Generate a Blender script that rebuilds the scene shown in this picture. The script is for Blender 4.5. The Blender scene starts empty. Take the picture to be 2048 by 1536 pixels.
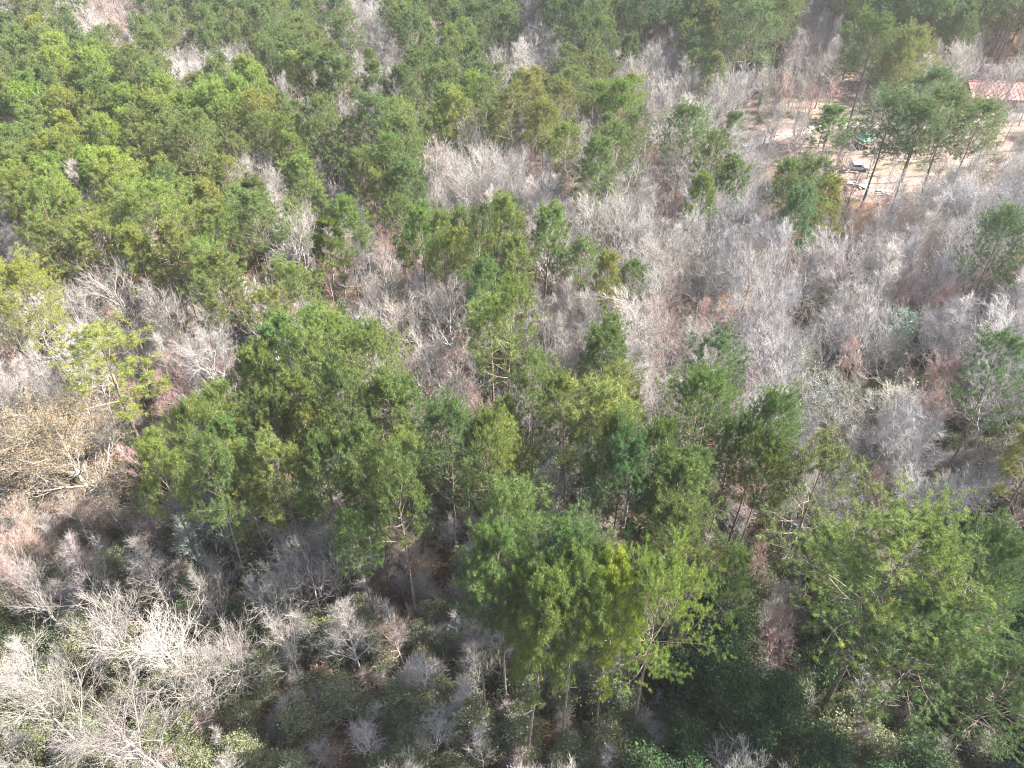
import bpy, math, random
import numpy as np
from mathutils import Vector, Matrix

# ------------------------------------------------------------------ camera
CAM_H, PITCH, FPX = 64.0, math.radians(39.5), 1500.0
scene = bpy.context.scene
cam_data = bpy.data.cameras.new('camera')
cam_data.sensor_width = 36.0
cam_data.lens = FPX / 2048.0 * 36.0
cam_data.clip_start = 0.5
cam_data.clip_end = 6000.0
cam = bpy.data.objects.new('camera', cam_data)
scene.collection.objects.link(cam)
cam.location = (0, 0, CAM_H)
cam.rotation_euler = (math.pi / 2 - PITCH, 0, 0)
scene.camera = cam

# ------------------------------------------------------------------ light
SUN_EL, SUN_AZ = math.radians(41), math.radians(84)   # azimuth clockwise from +Y
world = bpy.data.worlds.new('World')
scene.world = world
world.use_nodes = True
wn = world.node_tree
wn.nodes.clear()
sky = wn.nodes.new('ShaderNodeTexSky')
sky.sky_type = 'NISHITA'
sky.sun_disc = False
sky.sun_elevation = SUN_EL
sky.sun_rotation = SUN_AZ
sky.dust_density = 3.0
sky.ozone_density = 0.4
bg = wn.nodes.new('ShaderNodeBackground')
bg.inputs['Strength'].default_value = 0.095
wo = wn.nodes.new('ShaderNodeOutputWorld')
wn.links.new(sky.outputs[0], bg.inputs[0])
wn.links.new(bg.outputs[0], wo.inputs[0])
sd = bpy.data.lights.new('sun', 'SUN')
sd.energy = 5.0
sd.angle = math.radians(0.53)
sd.color = (1.0, 0.95, 0.87)
sun = bpy.data.objects.new('sun', sd)
scene.collection.objects.link(sun)
sdir = Vector((math.sin(SUN_AZ) * math.cos(SUN_EL), math.cos(SUN_AZ) * math.cos(SUN_EL), math.sin(SUN_EL)))
sun.rotation_euler = sdir.to_track_quat('Z', 'Y').to_euler()
sun.location = (80, 60, 120)
scene.view_settings.view_transform = 'Standard'
scene.view_settings.look = 'None'
scene.view_settings.gamma = 1.0
scene.view_settings.exposure = 2.55
scene.view_settings.use_curve_mapping = False
cy = scene.cycles
cy.max_bounces = 5
cy.diffuse_bounces = 3
cy.glossy_bounces = 1
cy.transmission_bounces = 3
cy.volume_bounces = 1
cy.transparent_max_bounces = 4
cy.sample_clamp_indirect = 6.0
cy.use_denoising = True
cy.denoiser = 'OPENIMAGEDENOISE'
cy.denoising_prefilter = 'NONE'
cy.denoising_input_passes = 'RGB_ALBEDO_NORMAL'
cy.filter_width = 1.1

rng = np.random.default_rng(7)
random.seed(7)
COL = scene.collection

# ------------------------------------------------------------------ projection helpers (world <-> photo pixel, only used to read positions)
S, C = math.sin(PITCH), math.cos(PITCH)

def project(x, y, z):
    v = CAM_H - np.asarray(z, float)
    d = np.asarray(y, float)
    depth = d * C + v * S
    return 1024 + FPX * np.asarray(x, float) / depth, 768 + FPX * (v * C - d * S) / depth, depth

def at(px, py, z=0.0):
    a = (px - 1024) / FPX
    b = (py - 768) / FPX
    # ray dir: right a, down b, forward 1
    dy = C - b * S
    dz = -S - b * C
    t = (z - CAM_H) / dz
    return (a * t, dy * t)

# ------------------------------------------------------------------ materials
def newmat(name):
    m = bpy.data.materials.new(name)
    m.use_nodes = True
    nt = m.node_tree
    nt.nodes.clear()
    return m, nt, nt.nodes, nt.links

def ramp(nodes, stops):
    r = nodes.new('ShaderNodeValToRGB')
    e = r.color_ramp.elements
    while len(e) < len(stops):
        e.new(0.5)
    for i, (p, c) in enumerate(stops):
        e[i].position = p
        e[i].color = (*c, 1)
    return r

def mul(nodes, links, a, b, f=1.0):
    m = nodes.new('ShaderNodeMix')
    m.data_type = 'RGBA'
    m.blend_type = 'MULTIPLY'
    m.inputs[0].default_value = f
    links.new(a, m.inputs[6])
    links.new(b, m.inputs[7])
    return m.outputs[2]

def leaf_mat(name, tree_stops, tuft_stops, transl=0.3, gloss=0.0, rough=0.5):
    """colour = per-tree tone x per-tuft tone x object colour"""
    m, nt, n, l = newmat(name)
    oi = n.new('ShaderNodeObjectInfo')
    r1 = ramp(n, tree_stops)
    l.new(oi.outputs['Random'], r1.inputs[0])
    at_ = n.new('ShaderNodeAttribute')
    at_.attribute_name = 'tone'
    r2 = ramp(n, tuft_stops)
    l.new(at_.outputs['Fac'], r2.inputs[0])
    c = mul(n, l, r1.outputs[0], r2.outputs[0])
    c = mul(n, l, c, oi.outputs['Color'])
    d = n.new('ShaderNodeBsdfDiffuse')
    l.new(c, d.inputs[0])
    t = n.new('ShaderNodeBsdfTranslucent')
    l.new(c, t.inputs[0])
    mx = n.new('ShaderNodeMixShader')
    mx.inputs[0].default_value = transl
    l.new(d.outputs[0], mx.inputs[1])
    l.new(t.outputs[0], mx.inputs[2])
    out = mx.outputs[0]
    if gloss:
        g = n.new('ShaderNodeBsdfGlossy')
        g.inputs['Roughness'].default_value = rough
        g.inputs['Color'].default_value = (0.9, 0.92, 0.9, 1)
        mg = n.new('ShaderNodeMixShader')
        mg.inputs[0].default_value = gloss
        l.new(out, mg.inputs[1])
        l.new(g.outputs[0], mg.inputs[2])
        out = mg.outputs[0]
    o = n.new('ShaderNodeOutputMaterial')
    l.new(out, o.inputs[0])
    return m

def bark_mat(name, tree_stops, lo, hi, scale=3.0):
    m, nt, n, l = newmat(name)
    oi = n.new('ShaderNodeObjectInfo')
    r1 = ramp(n, tree_stops)
    l.new(oi.outputs['Random'], r1.inputs[0])
    geo = n.new('ShaderNodeTexCoord')
    nz = n.new('ShaderNodeTexNoise')
    nz.inputs['Scale'].default_value = scale
    nz.inputs['Detail'].default_value = 3
    l.new(geo.outputs['Object'], nz.inputs['Vector'])
    r2 = ramp(n, [(0.35, (lo, lo, lo)), (0.65, (hi, hi, hi))])
    l.new(nz.outputs['Fac'], r2.inputs[0])
    c = mul(n, l, r1.outputs[0], r2.outputs[0])
    c = mul(n, l, c, oi.outputs['Color'])
    d = n.new('ShaderNodeBsdfDiffuse')
    l.new(c, d.inputs[0])
    o = n.new('ShaderNodeOutputMaterial')
    l.new(d.outputs[0], o.inputs[0])
    return m

M = {}
M['needle'] = leaf_mat('pine needles',
    [(0.0, (0.068, 0.108, 0.034)), (0.3, (0.090, 0.136, 0.040)), (0.6, (0.114, 0.156, 0.042)), (0.85, (0.122, 0.150, 0.044)), (1.0, (0.070, 0.120, 0.050))],
    [(0.0, (0.65, 0.70, 0.70)), (0.5, (1.0, 1.0, 1.0)), (0.86, (1.35, 1.25, 1.0)), (1.0, (2.3, 1.35, 0.9))], 0.28, 0.02, 0.5)
M['pine_bark'] = bark_mat('pine bark', [(0, (0.13, 0.105, 0.09)), (0.5, (0.17, 0.135, 0.11)), (1, (0.11, 0.09, 0.08))], 0.7, 1.3, 4)
M['pine_twig'] = bark_mat('pine branch bark', [(0, (0.20, 0.165, 0.135)), (1, (0.27, 0.22, 0.18))], 0.8, 1.2, 4)
M['pale_bark'] = bark_mat('pale grey bark', [(0, (0.31, 0.295, 0.275)), (0.5, (0.25, 0.237, 0.22)), (1, (0.35, 0.338, 0.32))], 0.75, 1.2, 2)
M['twig'] = bark_mat('bare twig bark', [(0, (0.285, 0.268, 0.25)), (0.4, (0.23, 0.214, 0.20)), (0.7, (0.34, 0.322, 0.305)), (1, (0.265, 0.248, 0.232))], 0.85, 1.15, 1.5)
M['dark_twig'] = bark_mat('dark twig bark', [(0, (0.10, 0.09, 0.075)), (1, (0.14, 0.125, 0.105))], 0.85, 1.15, 1.5)
M['red_twig'] = bark_mat('reddish twig bark', [(0, (0.25, 0.19, 0.17)), (0.5, (0.29, 0.235, 0.21)), (1, (0.23, 0.18, 0.155))], 0.85, 1.15, 1.5)
M['tan_leaf'] = leaf_mat('tan buds and dry leaves', [(0, (0.27, 0.225, 0.15)), (1, (0.27, 0.21, 0.14))],
    [(0, (0.7, 0.7, 0.7)), (0.6, (1, 1, 1)), (1, (1.2, 1.05, 0.85))], 0.3)
M['grey_leaf'] = leaf_mat('grey green glossy leaves', [(0, (0.075, 0.105, 0.06)), (0.5, (0.10, 0.125, 0.07)), (1, (0.12, 0.135, 0.08))],
    [(0, (0.7, 0.7, 0.7)), (0.7, (1, 1, 1)), (1, (1.6, 1.5, 1.4))], 0.25, 0.05, 0.5)
M['dark_leaf'] = leaf_mat('dark evergreen leaves', [(0, (0.035, 0.075, 0.035)), (0.5, (0.05, 0.09, 0.035)), (1, (0.06, 0.10, 0.05))],
    [(0, (0.7, 0.7, 0.7)), (0.7, (1, 1, 1)), (1, (1.4, 1.3, 1.1))], 0.25, 0.0, 0.5)
M['olive_leaf'] = leaf_mat('olive shrub leaves', [(0, (0.095, 0.12, 0.045)), (0.5, (0.13, 0.145, 0.065)), (1, (0.07, 0.11, 0.045))],
    [(0, (0.7, 0.7, 0.7)), (0.6, (1, 1, 1)), (1, (1.4, 1.3, 1.1))], 0.3, 0.03, 0.5)
M['dry_leaf'] = leaf_mat('dry brown leaves', [(0, (0.30, 0.19, 0.12)), (1, (0.36, 0.25, 0.17))],
    [(0, (0.6, 0.6, 0.6)), (1, (1.3, 1.2, 1.1))], 0.15)

# ground
m, nt, n, l = newmat('forest floor')
tc = n.new('ShaderNodeNewGeometry')
def noise(scale, detail=6, rough=0.6):
    z = n.new('ShaderNodeTexNoise')
    z.inputs['Scale'].default_value = scale
    z.inputs['Detail'].default_value = detail
    z.inputs['Roughness'].default_value = rough
    l.new(tc.outputs['Position'], z.inputs['Vector'])
    return z
n1, n2, n3 = noise(0.13, 4), noise(2.2, 8, 0.75), noise(0.5, 6, 0.7)
rA = ramp(n, [(0.25, (0.055, 0.028, 0.018)), (0.5, (0.115, 0.06, 0.038)), (0.75, (0.19, 0.115, 0.08))])
l.new(n2.outputs['Fac'], rA.inputs[0])
rB = ramp(n, [(0.25, (0.045, 0.045, 0.025)), (0.5, (0.09, 0.08, 0.05)), (0.75, (0.17, 0.14, 0.10))])
l.new(n2.outputs['Fac'], rB.inputs[0])
mx = n.new('ShaderNodeMix'); mx.data_type = 'RGBA'
rm = ramp(n, [(0.42, (0, 0, 0)), (0.58, (1, 1, 1))])
l.new(n3.outputs['Fac'], rm.inputs[0])
l.new(rm.outputs[0], mx.inputs[0]); l.new(rA.outputs[0], mx.inputs[6]); l.new(rB.outputs[0], mx.inputs[7])
bs = n.new('ShaderNodeBsdfDiffuse')
l.new(mx.outputs[2], bs.inputs[0])
bp = n.new('ShaderNodeBump'); bp.inputs['Strength'].default_value = 0.8; bp.inputs['Distance'].default_value = 0.3
l.new(n2.outputs['Fac'], bp.inputs['Height']); l.new(bp.outputs[0], bs.inputs['Normal'])
o = n.new('ShaderNodeOutputMaterial'); l.new(bs.outputs[0], o.inputs[0])
M['floor'] = m

m, nt, n, l = newmat('sandy yard soil')
tc = n.new('ShaderNodeNewGeometry')
n2, n3 = noise(1.2, 8, 0.7), noise(0.11, 5, 0.6)
mp = n.new('ShaderNodeMapping'); mp.inputs['Scale'].default_value = (0.25, 1.0, 1.0)
l.new(tc.outputs['Position'], mp.inputs['Vector']); l.new(mp.outputs[0], n3.inputs['Vector'])
rA = ramp(n, [(0.3, (0.12, 0.082, 0.07)), (0.5, (0.18, 0.135, 0.12)), (0.7, (0.24, 0.195, 0.175))])
l.new(n2.outputs['Fac'], rA.inputs[0])
rB = ramp(n, [(0.3, (0.07, 0.05, 0.04)), (0.55, (0.14, 0.12, 0.09)), (0.75, (0.12, 0.12, 0.07))])
l.new(n2.outputs['Fac'], rB.inputs[0])
mx = n.new('ShaderNodeMix'); mx.data_type = 'RGBA'
rm = ramp(n, [(0.47, (0, 0, 0)), (0.58, (1, 1, 1))])
l.new(n3.outputs['Fac'], rm.inputs[0])
l.new(rm.outputs[0], mx.inputs[0]); l.new(rA.outputs[0], mx.inputs[6]); l.new(rB.outputs[0], mx.inputs[7])
bs = n.new('ShaderNodeBsdfDiffuse'); l.new(mx.outputs[2], bs.inputs[0])
o = n.new('ShaderNodeOutputMaterial'); l.new(bs.outputs[0], o.inputs[0])
M['sand'] = m

def simple(name, col, rough=0.6, noise_amt=0.25, scale=2.0, metallic=0.0):
    m, nt, n, l = newmat(name)
    tc = n.new('ShaderNodeTexCoord')
    z = n.new('ShaderNodeTexNoise'); z.inputs['Scale'].default_value = scale; z.inputs['Detail'].default_value = 6
    l.new(tc.outputs['Object'], z.inputs['Vector'])
    a, b = 1 - noise_amt, 1 + noise_amt
    r = ramp(n, [(0.3, tuple(min(1, c * a) for c in col)), (0.7, tuple(min(1, c * b) for c in col))])
    l.new(z.outputs['Fac'], r.inputs[0])
    p = n.new('ShaderNodeBsdfPrincipled')
    l.new(r.outputs[0], p.inputs['Base Color'])
    p.inputs['Roughness'].default_value = rough
    p.inputs['Metallic'].default_value = metallic
    o = n.new('ShaderNodeOutputMaterial'); l.new(p.outputs[0], o.inputs[0])
    return m
M['red_roof'] = simple('faded red roof metal', (0.25, 0.085, 0.08), 0.5, 0.35, 0.9)
M['white_paint'] = simple('white painted trim', (0.42, 0.42, 0.41), 0.5, 0.08)
M['wall'] = simple('dark brick wall', (0.20, 0.12, 0.10), 0.8, 0.2, 6)
M['glass'] = simple('window glass', (0.04, 0.05, 0.06), 0.08, 0.1)
M['green_tarp'] = simple('green canvas', (0.03, 0.16, 0.10), 0.6, 0.15)
M['tan_roof'] = simple('tan shed roof', (0.48, 0.30, 0.19), 0.6, 0.2)
M['dark'] = simple('dark rubber', (0.03, 0.03, 0.035), 0.6, 0.1)
M['pink_board'] = simple('faded pink board', (0.34, 0.17, 0.16), 0.6, 0.25)
M['steel'] = simple('grey steel', (0.35, 0.36, 0.37), 0.45, 0.1)
M['red_paint'] = simple('red car paint', (0.42, 0.05, 0.045), 0.3, 0.1)
M['grey_wood'] = simple('weathered grey wood', (0.33, 0.30, 0.27), 0.8, 0.25, 5)

# ------------------------------------------------------------------ mesh building with numpy
def tubes(P, R, sides):
    """P (N,n,3) polylines, R (N,n) radii -> verts, faces(list of (k,) arrays)"""
    N, n, _ = P.shape
    T = np.gradient(P, axis=1)
    T /= np.linalg.norm(T, axis=2, keepdims=True) + 1e-9
    ref = np.zeros_like(T); ref[..., 0] = 1
    par = np.abs(T[..., 0]) > 0.9
    ref[par] = (0, 1, 0)
    U = np.cross(T, ref); U /= np.linalg.norm(U, axis=2, keepdims=True) + 1e-9
    V = np.cross(T, U)
    a = np.arange(sides) * 2 * np.pi / sides
    ring = U[:, :, None, :] * np.cos(a)[None, None, :, None] + V[:, :, None, :] * np.sin(a)[None, None, :, None]
    X = P[:, :, None, :] + ring * R[:, :, None, None]
    verts = X.reshape(-1, 3)
    base = (np.arange(N) * n * sides)[:, None, None]
    i = (np.arange(n - 1) * sides)[None, :, None]
    s = np.arange(sides)[None, None, :]
    s2 = (np.arange(sides) + 1) % sides
    s2 = s2[None, None, :]
    f = np.stack([base + i + s, base + i + s2, base + i + sides + s2, base + i + sides + s], -1).reshape(-1, 4)
    return verts, f

def unit(v):
    return v / (np.linalg.norm(v, axis=-1, keepdims=True) + 1e-9)

def grow(P, R, r, count, t0, t1, angle, length, npts, up, jitter, rfac=0.6, rmin=0.01, tip=0.35, lenfun=None, prob=None):
    """grow `count` branches from every polyline. returns P2,R2"""
    N, n, _ = P.shape
    par = np.repeat(np.arange(N), count)
    K = len(par)
    t = t0 + (t1 - t0) * ((np.tile(np.arange(count), N) + r.random(K)) / count)
    f = t * (n - 1)
    i = np.minimum(f.astype(int), n - 2)
    w = (f - i)[:, None]
    pos = P[par, i] * (1 - w) + P[par, i + 1] * w
    rad = R[par, i] * (1 - w[:, 0]) + R[par, i + 1] * w[:, 0]
    T = unit(P[par, i + 1] - P[par, i])
    az = r.random(K) * 2 * np.pi if count < 4 else (np.tile(np.arange(count), N) * 2.39996 + r.random(K) * 1.0 + par * 1.7)
    ref = np.tile(np.array([0.0, 0, 1]), (K, 1))
    ref[np.abs(T[:, 2]) > 0.95] = (1, 0, 0)
    U = unit(np.cross(T, ref)); V = np.cross(T, U)
    side = U * np.cos(az)[:, None] + V * np.sin(az)[:, None]
    ang = (angle[0] + (angle[1] - angle[0]) * r.random(K))
    if lenfun is not None:
        ang = angle[0] + (angle[1] - angle[0]) * (1 - (t - t0) / (t1 - t0)) + r.normal(0, 0.12, K)
    D = unit(T * np.cos(ang)[:, None] + side * np.sin(ang)[:, None])
    if isinstance(length, tuple):
        L = length[0] + (length[1] - length[0]) * r.random(K)
    else:
        L = length[par] * (0.7 + 0.6 * r.random(K))
    if lenfun is not None:
        L = L * lenfun((t - t0) / (t1 - t0))
    keep = np.ones(K, bool) if prob is None else r.random(K) < prob
    pos, D, L, rad, par, t = pos[keep], D[keep], L[keep], rad[keep], par[keep], t[keep]
    K = len(L)
    out = np.zeros((K, npts, 3)); out[:, 0] = pos
    step = (L / (npts - 1))[:, None]
    d = D.copy()
    for k in range(1, npts):
        d = unit(d + r.normal(0, jitter, (K, 3)) + np.array([0, 0, up]))
        out[:, k] = out[:, k - 1] + d * step
    r0 = np.maximum(rad * rfac, rmin)
    prof = 1 - (1 - tip) * np.linspace(0, 1, npts)
    return out, r0[:, None] * prof[None, :], L

class Geo:
    def __init__(self):
        self.v, self.q, self.tone, self.n = [], [], [], 0
    def add(self, v, q, tone=0.5):
        self.v.append(v); self.q.append(q + self.n)
        self.tone.append(np.full(len(v), tone) if np.isscalar(tone) else tone)
        self.n += len(v)
    def tube(self, P, R, s):
        v, q = tubes(P, R, s); self.add(v, q)
    def mesh(self, name, mats):
        v = np.concatenate(self.v); tone = np.concatenate(self.tone)
        idx, tot = [], []
        for q in self.q:
            idx.append(q.reshape(-1)); tot.append(np.full(len(q), q.shape[1]))
        idx = np.concatenate(idx); tot = np.concatenate(tot)
        me = bpy.data.meshes.new(name)
        me.vertices.add(len(v)); me.vertices.foreach_set('co', v.astype(np.float32).ravel())
        me.loops.add(len(idx)); me.loops.foreach_set('vertex_index', idx.astype(np.int32))
        me.polygons.add(len(tot))
        st = np.concatenate([[0], np.cumsum(tot)[:-1]])
        me.polygons.foreach_set('loop_start', st.astype(np.int32))
        me.update(calc_edges=True)
        a = me.attributes.new('tone', 'FLOAT', 'POINT')
        a.data.foreach_set('value', tone.astype(np.float32))
        for m_ in mats: me.materials.append(m_)
        return me

def trunk_line(r, H, r0, sway=0.02, n=9, lean=0.0, tip=0.12):
    t = np.linspace(0, 1, n)
    p = np.zeros((1, n, 3)); p[0, :, 2] = t * H
    wob = np.cumsum(r.normal(0, sway * H / n, (n, 2)), axis=0) * t[:, None] ** 0.5
    a = r.random() * 6.28
    p[0, :, :2] = wob + np.outer(t ** 1.5, [math.cos(a), math.sin(a)]) * lean * H
    p[0, 0, :2] = 0
    R = r0 * (1 - (1 - tip) * t ** 0.9)
    R[0] *= 1.35
    return p, R[None, :]

def blades(pos, axis, r, per, L, w, spread=1.0):
    """needle blades around shoots"""
    K = len(pos)
    p = np.repeat(pos, per, 0); ax = np.repeat(axis, per, 0)
    n = len(p)
    back = r.random((n, 1)) * 0.2
    b = p - ax * back
    d = unit(ax * (0.30 + 0.5 * r.random((n, 1))) + unit(r.normal(0, 1, (n, 3))) * spread)
    ll = L * (0.75 + 0.5 * r.random((n, 1)))
    s = unit(np.cross(d, r.normal(0, 1, (n, 3)))) * w * 0.5
    v = np.stack([b - s, b + s, b + d * ll + s * 0.35, b + d * ll - s * 0.35], 1).reshape(-1, 3)
    q = np.arange(n * 4).reshape(n, 4)
    tone = np.repeat(np.clip(r.beta(2.2, 2.6, K), 0, 1), per * 4)
    tone[np.repeat(r.random(K) < 0.006, per * 4)] = 1.0
    return v, q, tone

def make_pine(seed, H=20.0, Rc=3.1, t0=0.5, limbs=36, dense=1.0, gaps=0.0, per=24, bl=0.30, bw=0.026):
    r = np.random.default_rng(seed)
    P0, R0 = trunk_line(r, H, 0.0105 * H, 0.03, 11, lean=0.02)
    lf = lambda t: (0.30 + 0.92 * np.sqrt(np.clip(1 - t ** 2.2, 0, 1)) * (0.72 + 0.28 * np.minimum(1, t * 3))) * (0.72 + 0.5 * r.random(len(t)))
    P1, R1, L1 = grow(P0, R0, r, limbs, t0, 0.985, (0.55, 1.40), (Rc * 0.95, Rc * 1.05), 6, 0.08, 0.10, 0.42, 0.02, 0.3, lf, prob=1 - gaps)
    # a few dead stubs lower down
    Pd, Rd, _ = grow(P0, R0, r, 9, t0 - 0.2, t0, (1.1, 1.6), (0.5, 1.7), 3, 0.0, 0.12, 0.3, 0.015, 0.3)
    P2, R2, L2 = grow(P1, R1, r, int(9 * dense), 0.42, 1.0, (0.45, 1.05), L1 * 0.33, 4, 0.10, 0.12, 0.6, 0.01, 0.4)
    P3, R3, L3 = grow(P2, R2, r, 4, 0.35, 1.0, (0.4, 0.9), (0.22, 0.45), 2, 0.25, 0.1, 0.6, 0.007, 0.5)
    tr, br, cr = Geo(), Geo(), Geo()
    tr.tube(P0, R0, 8)
    br.tube(P1, R1, 4); br.tube(Pd, Rd, 3); br.tube(P2, R2, 3)
    ends = np.concatenate([P3[:, -1], P2[:, -1], P1[:, -1], P0[:, -1]])
    dirs = np.concatenate([unit(P3[:, -1] - P3[:, 0]), unit(P2[:, -1] - P2[:, -2]), unit(P1[:, -1] - P1[:, -2]), unit(P0[:, -1] - P0[:, -2])])
    dirs = unit(dirs + np.array([0, 0, 0.35]))
    v, q, tone = blades(ends, dirs, r, per, bl, bw)
    cr.add(v, q, tone)
    s = str(seed)
    return dict(trunk=tr.mesh('pine_trunk', [M['pine_bark']]), branches=br.mesh('pine_branches', [M['pine_twig']]),
                crown=cr.mesh('pine_needles', [M['needle']]), H=H, R=Rc)

def leafquads(pos, r, per, size, scatter):
    p = np.repeat(pos, per, 0) + r.normal(0, scatter, (len(pos) * per, 3))
    n = len(p)
    a = unit(r.normal(0, 1, (n, 3))); b = unit(np.cross(a, r.normal(0, 1, (n, 3))))
    s = size * (0.6 + 0.8 * r.random((n, 1)))
    v = np.stack([p - a * s, p - b * s * 0.45, p + a * s, p + b * s * 0.45], 1).reshape(-1, 3)
    return v, np.arange(n * 4).reshape(n, 4), np.repeat(r.random(n), 4)

def make_bare(seed, H=14.0, Rc=3.0, form='oak', twig='twig', t0=0.35, leaf=None, limbs=14, fine=1.0, nleaf=1):
    r = np.random.default_rng(seed)
    if form == 'oak':
        P0, R0 = trunk_line(r, H * 0.78, 0.0115 * H, 0.09, 8, lean=0.08, tip=0.25)
        lf = lambda t: 1.0 - 0.5 * t
        P1, R1, L1 = grow(P0, R0, r, limbs, t0, 0.98, (0.40, 0.95), (H * 0.34, H * 0.46), 8, 0.10, 0.15, 0.66, 0.036, 0.3, lf)
        P2, R2, L2 = grow(P1, R1, r, 8, 0.2, 1.0, (0.35, 0.80), L1 * 0.42, 5, 0.10, 0.15, 0.6, 0.015, 0.45)
    else:                                   # slender and upright
        P0, R0 = trunk_line(r, H * 0.95, 0.0085 * H, 0.035, 8, lean=0.05, tip=0.2)
        lf = lambda t: 1.0 - 0.65 * t
        P1, R1, L1 = grow(P0, R0, r, limbs, t0, 0.98, (0.35, 0.75), (Rc * 1.0, Rc * 1.4), 5, 0.10, 0.11, 0.6, 0.028, 0.35, lf)
        P2, R2, L2 = grow(P1, R1, r, 5, 0.2, 1.0, (0.35, 0.75), L1 * 0.45, 4, 0.10, 0.12, 0.7, 0.018, 0.5)
    P3, R3, L3 = grow(P2, R2, r, max(2, int(4 * fine)), 0.15, 1.0, (0.35, 0.8), np.maximum(L2 * 0.5, 0.4), 3, 0.10, 0.14, 0.7, 0.0085, 0.6)
    P4, R4, L4 = grow(P3, R3, r, max(2, int(5 * fine)), 0.15, 1.0, (0.35, 0.8), (0.25, 0.65), 2, 0.10, 0.1, 0.8, 0.0075, 0.6)
    tr, cr, lv = Geo(), Geo(), Geo()
    tr.tube(P0, R0, 7)
    cr.tube(P1, R1, 5); cr.tube(P2, R2, 4); cr.tube(P3, R3, 3); cr.tube(P4, R4, 3)
    d = dict(trunk=tr.mesh('bare_trunk', [M['pale_bark']]), crown=cr.mesh('bare_crown', [M[twig]]), H=H, R=Rc)
    if leaf:
        v, q, tone = leafquads(P4[:, -1], r, nleaf, {'tan_leaf': 0.05, 'grey_leaf': 0.075, 'olive_leaf': 0.07, 'dark_leaf': 0.085, 'dry_leaf': 0.08}[leaf], 0.14)
        lv.add(v, q, tone)
        d['leaves'] = lv.mesh('leaf_mass', [M[leaf]])
    return d

PINE = [make_pine(11, 20, 3.3, 0.60, 38), make_pine(12, 21, 3.6, 0.62, 40), make_pine(13, 19, 3.0, 0.55, 36),
        make_pine(14, 20, 3.4, 0.60, 32, gaps=0.12), make_pine(15, 22, 3.8, 0.66, 40), make_pine(16, 18, 2.7, 0.52, 32),
        make_pine(17, 20, 3.5, 0.57, 28, dense=0.9, gaps=0.12)]
BIGPINE = [make_pine(31, 23, 5.0, 0.55, 62, dense=1.4, per=28, bl=0.23, bw=0.021), make_pine(32, 22, 4.6, 0.55, 58, dense=1.4, per=28, bl=0.23, bw=0.021)]
NEARPINE = [make_pine(35, 23, 5.0, 0.55, 58, dense=1.4, per=44, bl=0.19, bw=0.016)]
OPENPINE = [make_pine(41, 20, 4.0, 0.50, 30, dense=0.9, gaps=0.2), make_pine(42, 21, 3.8, 0.52, 28, dense=0.9, gaps=0.2)]
BARE = [make_bare(51, 14, 3, 'oak'), make_bare(52, 13, 3, 'oak', limbs=12), make_bare(53, 15, 3, 'oak', t0=0.4, limbs=16),
        make_bare(54, 13, 3, 'oak', t0=0.25, limbs=14), make_bare(55, 14, 2.4, 'slim', limbs=22), make_bare(56, 13, 2.2, 'slim', limbs=20, t0=0.4)]
REDBARE = [make_bare(61, 11, 1.6, 'slim', 'red_twig', 0.35, limbs=18, fine=0.8), make_bare(62, 10, 1.5, 'oak', 'red_twig', 0.35, limbs=8),
           make_bare(63, 12, 1.9, 'oak', 'red_twig', 0.4, limbs=9)]
TAN = [make_bare(71, 14, 5, 'oak', 'twig', 0.18, 'tan_leaf', limbs=26, nleaf=6)]
TANS = [make_bare(72, 10, 2.5, 'oak', 'red_twig', 0.2, 'tan_leaf', limbs=14, nleaf=1)]
BROAD = [make_bare(81, 12, 2.6, 'slim', 'twig', 0.2, 'grey_leaf', limbs=26, fine=0.8, nleaf=2),
         make_bare(82, 11, 2.8, 'oak', 'twig', 0.25, 'grey_leaf', limbs=12, fine=0.8, nleaf=1)]
EVER = [make_bare(85, 7, 2.2, 'slim', 'dark_twig', 0.10, 'dark_leaf', limbs=26, fine=0.9, nleaf=7),
        make_bare(86, 7, 2.4, 'oak', 'dark_twig', 0.12, 'dark_leaf', limbs=15, fine=0.8, nleaf=5)]
SHRUB = [make_bare(91, 3.2, 1.2, 'slim', 'red_twig', 0.08, limbs=12, fine=0.8), make_bare(92, 4.5, 1.4, 'slim', 'twig', 0.1, limbs=12, fine=0.8)]
BUSH = [make_bare(95, 2.6, 1.3, 'slim', 'twig', 0.05, 'olive_leaf', limbs=14, fine=0.8, nleaf=5),
        make_bare(96, 4.0, 1.5, 'slim', 'twig', 0.08, 'olive_leaf', limbs=16, fine=0.8, nleaf=5)]
SAPL = [make_bare(97, 7.5, 1.0, 'slim', 'twig', 0.3, limbs=14, fine=0.7)]
LITTER = [make_bare(98, 2.0, 0.9, 'slim', 'red_twig', 0.05, 'dry_leaf', limbs=8, fine=0.6, nleaf=1)]

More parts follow.
